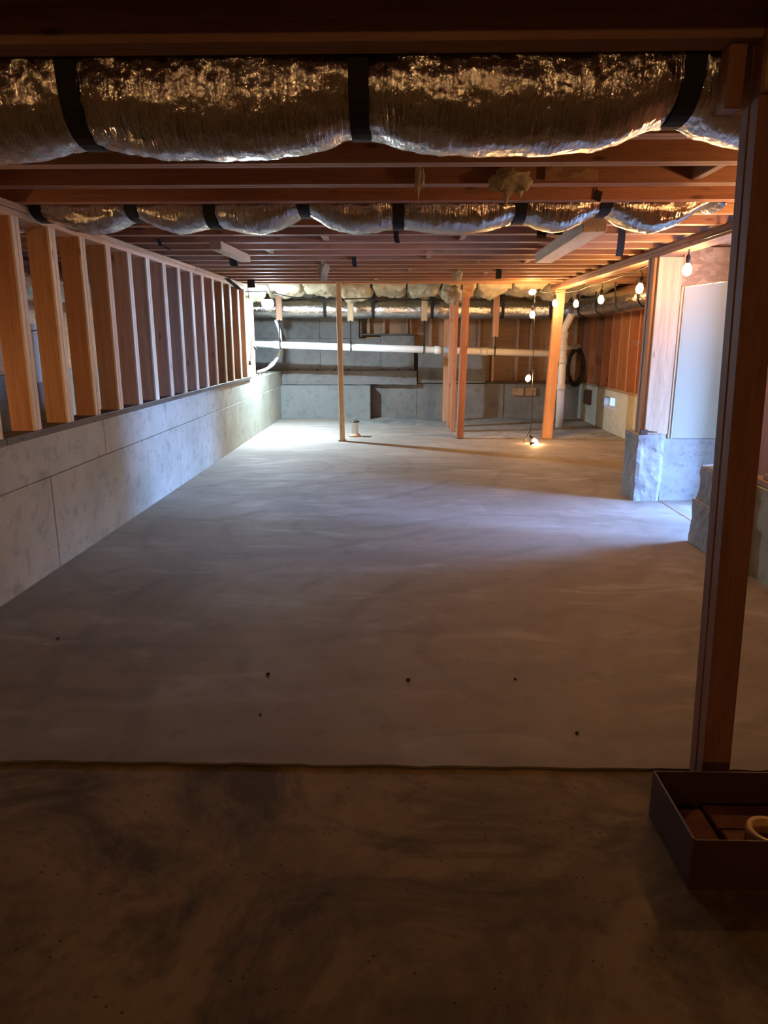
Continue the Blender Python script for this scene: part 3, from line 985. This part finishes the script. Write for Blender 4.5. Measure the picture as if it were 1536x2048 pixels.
lamp(s1, (1.985, 4.20, 1.79), (1.985, 4.22, 1.965))
lamp(s1, (1.985, 3.0, 1.78), (1.985, 3.0, 1.95))
lamp(s1, (2.064, 5.42, 1.808), (2.06, 5.45, 1.985))
lamp(s1, (2.112, 6.60, 1.757), (2.11, 6.62, 1.915), (.1, .12, 0))
lamp(s1, (2.138, 7.93, 1.730), (2.14, 7.92, 1.905))
lamp(s1, (2.152, 9.09, 1.741), (2.16, 9.08, 1.895))
lamp(s1, (2.000, 9.60, 1.771), (1.98, 9.62, 1.905))
lamp(s1, (1.630, 9.19, 1.886), None, (0, R(75), 0))
lamp(s1, (1.643, 9.19, 1.615), (1.668, 9.2, 1.80))
lamp(s1, (1.624, 9.17, .838), (1.69, 9.2, .95), (0, R(14), 0))
lamp(s1, (1.755, 9.18, .034), (1.69, 9.2, .2), (0, R(-42), 0))
link('socket', sockm, None, s1, (1.60, 9.14, .0)).rotation_euler = (0, R(80), 0)

s2 = thing('string_light', 'warm bulb on a cord beside the end of the left stud wall', 'string light', (-2.03, 9.9, 2.0))
sweep('cord', catmull([(-2.035, 9.86, 2.02), (-2.02, 9.88, 1.7), (-2.02, 9.9, 1.4), (-2.035, 9.9, 1.15), (-2.05, 9.9, 1.02)], 6), .0045, M['rubber'], s2, 6)
lamp(s2, (-2.052, 9.87, .925), (-2.05, 9.9, 1.05))
link('socket', sockm, None, s2, (-2.03, 9.89, 1.30)).rotation_euler = (0, R(150), 0)

s3 = thing('string_light', 'warm bulbs hung on a cord in the space beyond the left studs', 'string light', (-3.0, 3.0, 2.0))
sweep('cord', catmull([(-2.75, 2.6, 2.02), (-2.72, 3.4, 1.6), (-2.70, 4.0, 1.3), (-2.72, 4.9, 1.35), (-2.75, 5.6, 1.4)], 6), .0045, M['rubber'], s3, 6)
lamp(s3, (-2.85, 3.35, 1.02), (-2.72, 3.4, 1.6), (0, 0, 0), globe2)

s4 = thing('string_light', 'warm bulbs hung behind the viewer from the near joists', 'string light', (0, -1.5, 2.0))
sweep('cord', catmull([(-1.9, -2.0, 2.02), (-1.2, -2.2, 1.97), (-.3, -2.3, 1.96), (.7, -2.3, 1.97), (1.6, -2.2, 2.02)], 6), .0045, M['rubber'], s4, 6)
for x in (-1.2, -.3, .7):
    lamp(s4, (x, -2.25, 1.80), (x, -2.27, 1.965), (0, 0, 0), globe2)

# cool LED work light
wk = thing('work_light', 'blazing blue white work light hung by the left corner', 'lamp', (-1.80, 10.0, 1.98))
lb_ = link('bulb', lathe_mesh('bulb', [(0, -.080), (.018, -.078), (.036, -.072), (.055, -.060), (.070, -.040), (.079, -.015), (.080, .005), (.070, .03), (.05, .05)], 24), M['led_body'], wk, (-1.80, 10.0, 1.80))
lb_.data.materials.append(M['led'])
for f in lb_.data.polygons:
    if f.center.z < -.071:
        f.material_index = 1
link('socket', lathe_mesh('socket', [(0, .045), (.05, .045), (.062, .04), (.064, .046), (.05, .06), (.03, .08), (.02, .12), (0, .12)], 14), M['rubber'], wk, (-1.80, 10.0, 1.80))
sweep('cord', catmull([(-1.80, 10.0, 1.915), (-1.82, 10.0, 1.95), (-1.95, 10.0, 1.945), (-2.12, 10.0, 1.95)], 6), .007, M['rubber'], wk, 6)
cb = sweep('power_cable', catmull([(-1.74, 10.05, 1.93), (-1.4, 10.05, 1.87), (-.9, 10.06, 1.85), (-.4, 10.06, 1.86), (.1, 10.05, 1.845), (.6, 10.06, 1.83)], 8), .009, M['rubber'], None, 6)
tag(cb, 'black cable draped under the insulation from work light to post row', 'cable')

# ------------------------------------------------------------------ insulation
def wool_mesh(name, sx, sy, sz, seed, nx=16, ny=14, amp=.05):
    bm = bmesh.new()
    top, bot = [], []
    for i in range(nx + 1):
        rt, rb = [], []
        for j in range(ny + 1):
            u, v = i / nx * 2 - 1, j / ny * 2 - 1
            x, y = u * sx / 2, v * sy / 2
            q = Vector((x * 5, y * 5, seed))
            edge = (1 - abs(u) ** 6) * (1 - abs(v) ** 8)
            dz = sz * (.35 + .65 * edge) * (1.25 if v < -.35 else (.72 if v > -.1 else 1.25 - .53 * (v + .35) / .25)) + amp * (noise.noise(q) + .5 * noise.noise(q * 2.3) + .35 * noise.noise(q * 5.1) + .2 * noise.noise(q * 11))
            ex = .03 * noise.noise(Vector((y * 7, seed, 3)))
            rb.append(bm.verts.new((x + ex * abs(u), y + .05 * noise.noise(Vector((x * 8, seed, v))) * abs(v), -max(.02, dz))))
            rt.append(bm.verts.new((x + ex * abs(u), y, 0)))
        top.append(rt); bot.append(rb)
    for g, flip in ((top, False), (bot, True)):
        for i in range(nx):
            for j in range(ny):
                q = (g[i][j], g[i + 1][j], g[i + 1][j + 1], g[i][j + 1])
                bm.faces.new(q[::-1] if flip else q)
    for j in range(ny):
        bm.faces.new((top[0][j], top[0][j + 1], bot[0][j + 1], bot[0][j]))
        bm.faces.new((top[nx][j + 1], top[nx][j], bot[nx][j], bot[nx][j + 1]))
    for i in range(nx):
        bm.faces.new((top[i + 1][0], top[i][0], bot[i][0], bot[i + 1][0]))
        bm.faces.new((top[i][ny], top[i + 1][ny], bot[i + 1][ny], bot[i][ny]))
    bmesh.ops.recalc_face_normals(bm, faces=bm.faces[:])
    return to_mesh(bm, name, True)
ords = ['first', 'second', 'third', 'fourth', 'fifth', 'sixth', 'seventh', 'eighth', 'ninth', 'tenth', 'eleventh', 'twelfth']
bx_ = [-2.55 + .48 * k for k in range(12)]
for k, x in enumerate(bx_):
    d = .11 + .05 * (k % 3 == 1) + .03 * random.random()
    me = wool_mesh('insulation_batt', .45, 2.25, d, k * 3.7 + 1, 22, 60, .06)
    o = link('insulation_batt', me, M['wool'], None, (x, 11.25, 2.084))
    tag(o, 'sagging yellow fibreglass batt over the back area, %s from the left' % ords[k], 'insulation', 'insulation batts over the back area')
def tuft(label, at, s, seed):
    bm = bmesh.new()
    bmesh.ops.create_icosphere(bm, subdivisions=4, radius=1)
    for v in bm.verts:
        p = v.co.copy()
        n_ = noise.noise(p * 1.7 + Vector((seed, 0, 0))) + .5 * noise.noise(p * 4 + Vector((0, seed, 0)))
        f = 1 + .45 * n_
        v.co = Vector((p.x * s[0] * f, p.y * s[1] * f, p.z * s[2] * f))
        if p.z < 0:
            v.co.z *= 1 + 1.1 * max(0, noise.noise(Vector((p.x * 2.6, p.y * 2.6, seed + 5))))* 2
    o = link('insulation_tuft', to_mesh(bm, 'insulation_tuft', True), M['wool'], None, at)
    tag(o, label, 'insulation', 'torn insulation tufts under the joists')
tuft('largest torn tuft of insulation dangling from the third near joist', (.50, 3.525, 2.035), (.085, .03, .045), 4.2)
tuft('small pale tuft of insulation on a joist below the big duct', (.085, 3.535, 2.055), (.022, .02, .045), 1.2)
tuft('stringy tuft of insulation hanging above the slim post', (-.745, 7.2, 1.985), (.05, .03, .07), 8.2)
tuft('tuft of insulation hanging left of the long plank, near the post row', (.61, 8.0, 2.0), (.05, .03, .05), 9.9)
tuft('lumpy insulation wad pushed beside the gusset of the front row post', (.68, 9.98, 1.93), (.11, .07, .085), 6.6)

# ------------------------------------------------------------------ strap scraps under the joists
def scrap(label, pts, wd=.045, dirn=(1, 0, 0)):
    tag(ribbon('strap_scrap', pts, dirn, wd, .004, M['strap'], None), label, 'strap', 'black strap ends under the joists')
scrap('long black strap end hanging right of the long plank', [(1.50, 5.16, 2.06), (1.50, 5.155, 2.0), (1.497, 5.15, 1.93), (1.49, 5.15, 1.875)], .05)
scrap('black strap end left of the long plank below the middle duct', [(.885, 4.76, 2.06), (.885, 4.752, 2.0), (.88, 4.745, 1.94)], .06)
scrap('black strap end just beside the long plank near its middle', [(.99, 4.76, 2.06), (.992, 4.752, 2.01), (.985, 4.745, 1.96)], .05)
scrap('black strap curl on the joists above the left top plate', [(-1.80, 5.56, 2.05), (-1.78, 5.55, 2.0), (-1.73, 5.52, 1.985), (-1.70, 5.5, 1.965)], .04, (.3, 1, 0))
scrap('black strap end on the joists left of the short plank', [(-1.52, 6.78, 2.06), (-1.52, 6.775, 2.0), (-1.51, 6.77, 1.97)], .07)
scrap('folded black strap at the far end of the left top plate', [(-1.99, 8.5, 2.0), (-1.96, 8.55, 1.965), (-1.92, 8.62, 1.93), (-1.89, 8.68, 1.89)], .06, (1, .4, 0))
scrap('small black strap end at the mid joists below the duct', [(-.03, 5.16, 2.05), (-.03, 5.155, 2.0), (-.02, 5.15, 1.965)], .035)
scrap('black strap end between short plank and slim post', [(-.42, 6.78, 2.05), (-.42, 6.775, 2.0), (-.41, 6.77, 1.96)], .04)
scrap('black strap end over the post row on the far joists', [(1.05, 7.99, 2.05), (1.05, 7.985, 2.0), (1.045, 7.98, 1.95)], .06)
scrap('stub of black strap on the third near joist', [(1.0, 3.945, 2.075), (1.0, 3.944, 2.045), (1.03, 3.944, 2.035)], .05, (.2, 0, 1))
scrap('black strap above the work light', [(-1.86, 9.23, 2.04), (-1.86, 9.225, 1.99), (-1.85, 9.22, 1.945)], .09)

# ------------------------------------------------------------------ things on the back and right walls
vb = thing('vent_plate', 'pair of pale square vent plates on the back footing', 'vent', (2.15, 12.47, .37))
for x in (1.952, 2.166):
    box('plate', (x, 12.445, .37), (x + .19, 12.488, .505), M['osb'], vb, .004)
cl = thing('hose_coil', 'coil of dark grey hose hung in the back right corner', 'hose', (3.03, 12.1, .6))
for k in range(7):
    rr = .15 + .012 * (k % 4)
    cx, cy, cz = 2.93 + .008 * math.sin(k * 2.1), 12.18 - .018 * k, .86 + .012 * math.cos(k * 1.7)
    pts = [(cx + rr * .8 * math.cos(t), cy, cz + rr * 1.7 * math.sin(t)) for t in [2 * math.pi * j / 24 for j in range(25)]]
    sweep('loop', pts, .012, M['rubber'], cl, 6)
eb = thing('junction_box', 'dark box fixed low on the right stem under the hose coil', 'box', (3.07, 11.72, .29))
box('body', (3.02, 11.64, .29), (3.10, 11.82, .52), M['rust'], eb, .006)
box('cover', (3.008, 11.655, .305), (3.02, 11.805, .505), M['rubber'], eb, .003)
tg = box('paper_tag', (3.083, 8.30, 1.50), (3.097, 8.345, 1.66), M['paper'], None, .001)
tag(tg, 'white paper tag stuck on a red stud under the bending duct', 'tag')
wy = thing('wire_stub', 'short bent wire poking from the jamb studs', 'wire', (1.99, 6.05, 1.30))
sweep('wire', [(2.0, 6.05, 1.30), (1.96, 6.06, 1.302), (1.92, 6.06, 1.295)], .003, M['grey_tin'], wy, 6)
sweep('wire', [(2.0, 6.07, 1.285), (1.955, 6.08, 1.28), (1.93, 6.09, 1.29)], .003, M['grey_tin'], wy, 6)
ab = thing('anchor_bracket', 'small dark steel bracket on the jamb foot', 'bracket', (2.0, 5.92, .56))
box('plate', (1.985, 5.88, .562), (2.045, 5.90, .60), M['rust'], ab, .002)
sweep('rod', [(2.04, 5.885, .585), (2.12, 5.88, .58)], .005, M['rust'], ab, 6)
wpan = box('leaning_panel', (-3.25, 6.05, .95), (-3.2, 6.9, 1.46), M['white_panel'], None, .003)
box('foot', (-3.26, 6.1, 0), (-3.19, 6.85, .95), M['back_concrete'], None, .003)
ft = bpy.data.objects['foot']
ft.name = 'concrete_pier'
tag(ft, 'grey concrete pier beyond the left studs', 'pier')
tag(wpan, 'white panel on the pier seen between the left studs', 'panel')

# debris on the near right ledge
b1 = box('scrap_board', (2.035, 3.25, .522), (2.16, 4.10, .558), wood('fir', 'y'), None)
tag(b1, 'lower scrap board lying on the near right ledge', 'board')
b2 = box('scrap_board', (2.05, 3.30, .559), (2.155, 3.98, .592), wood('fir', 'y'), None)
tag(b2, 'upper scrap board stacked on the near right ledge', 'board')
bm = bmesh.new()
bmesh.ops.create_icosphere(bm, subdivisions=4, radius=1)
for v in bm.verts:
    q = v.co.copy()
    f = 1 + .5 * abs(noise.noise(q * 2.4)) + .3 * abs(noise.noise(q * 6)) - .2
    v.co = Vector((q.x * .05 * f, q.y * .13 * f, max(-.044, q.z * .05 * f)))
pb_ = link('crumpled_bag', to_mesh(bm, 'crumpled_bag', False), M['plastic'], None, (2.10, 3.85, .637))
tag(pb_, 'crumpled brown plastic bag on top of the scrap boards', 'bag')

# ------------------------------------------------------------------ open carton at the foot of the near post
ct = thing('open_carton', 'open maroon carton at the foot of the near post', 'box', (1.0, 1.66, -.008))
X0, X1, Y0, Y1, H0, H1, T = .725, 1.26, 1.515, 1.80, -.008, .138, .006
box('base', (X0 + T, Y0 + T, H0), (X1 - T, Y1 - T, H0 + .006), M['carton'], ct, .001)
box('side', (X0, Y0, H0), (X0 + T, Y1, H1), M['carton'], ct, .001)
box('side', (X1 - T, Y0, H0), (X1, Y1, H1), M['carton'], ct, .001)
box('side', (X0 + T, Y0, H0), (X1 - T, Y0 + T, H1 - .004), M['carton'], ct, .001)
box('side', (X0 + T, Y1 - T, H0), (X1 - T, Y1, H1), M['carton'], ct, .001)
z0 = H0 + .006
k1 = box('brick', (.742, 1.545, z0), (.842, 1.74, z0 + .062), M['brick'], None, .004)
tag(k1, 'red brick in the left of the open carton', 'brick')
k2 = box('brick', (.862, 1.55, z0), (1.06, 1.66, z0 + .058), M['brick'], None, .004)
tag(k2, 'red brick under the tape roll in the carton', 'brick')
k3 = box('brick', (.862, 1.672, z0), (1.06, 1.775, z0 + .05), M['brick'], None, .004)
tag(k3, 'red brick at the back of the open carton', 'brick')
tr = link('tape_roll', lathe_mesh('tape_roll', [(.042, 0), (.056, 0), (.056, .042), (.042, .042), (.042, 0)], 32), M['tape'], None, (.962, 1.605, z0 + .0585))
tag(tr, 'roll of yellow masking tape lying in the open carton', 'tape')

# ------------------------------------------------------------------ pebbles on the slab
for i, (x, y, s, lb) in enumerate(((-1.55, 2.97, .007, 'dark pebble on the slab near the left wall'), (.47, 2.62, .006, 'dark pebble on the slab before the near post'),
                                   (-.53, 2.64, .008, 'tiny pebble on the open slab left of the middle'), (.04, 2.60, .009, 'tiny pebble on the slab in the middle foreground'),
                                   (.62, 2.22, .007, 'dark pebble near the slab edge by the carton'), (-.5, 2.32, .005, 'crumb of dirt near the slab edge, left of the middle'))):
    bm = bmesh.new()
    bmesh.ops.create_icosphere(bm, subdivisions=2, radius=1)
    for v in bm.verts:
        f = 1 + .3 * noise.noise(v.co * 1.5 + Vector((i * 3, 0, 0)))
        v.co = Vector((v.co.x * s * f, v.co.y * s * f, v.co.z * s * .6 * f + s * .5))
    tag(link('pebble', to_mesh(bm, 'pebble', True), M['pebble'], None, (x, y, 0)), lb, 'pebble')
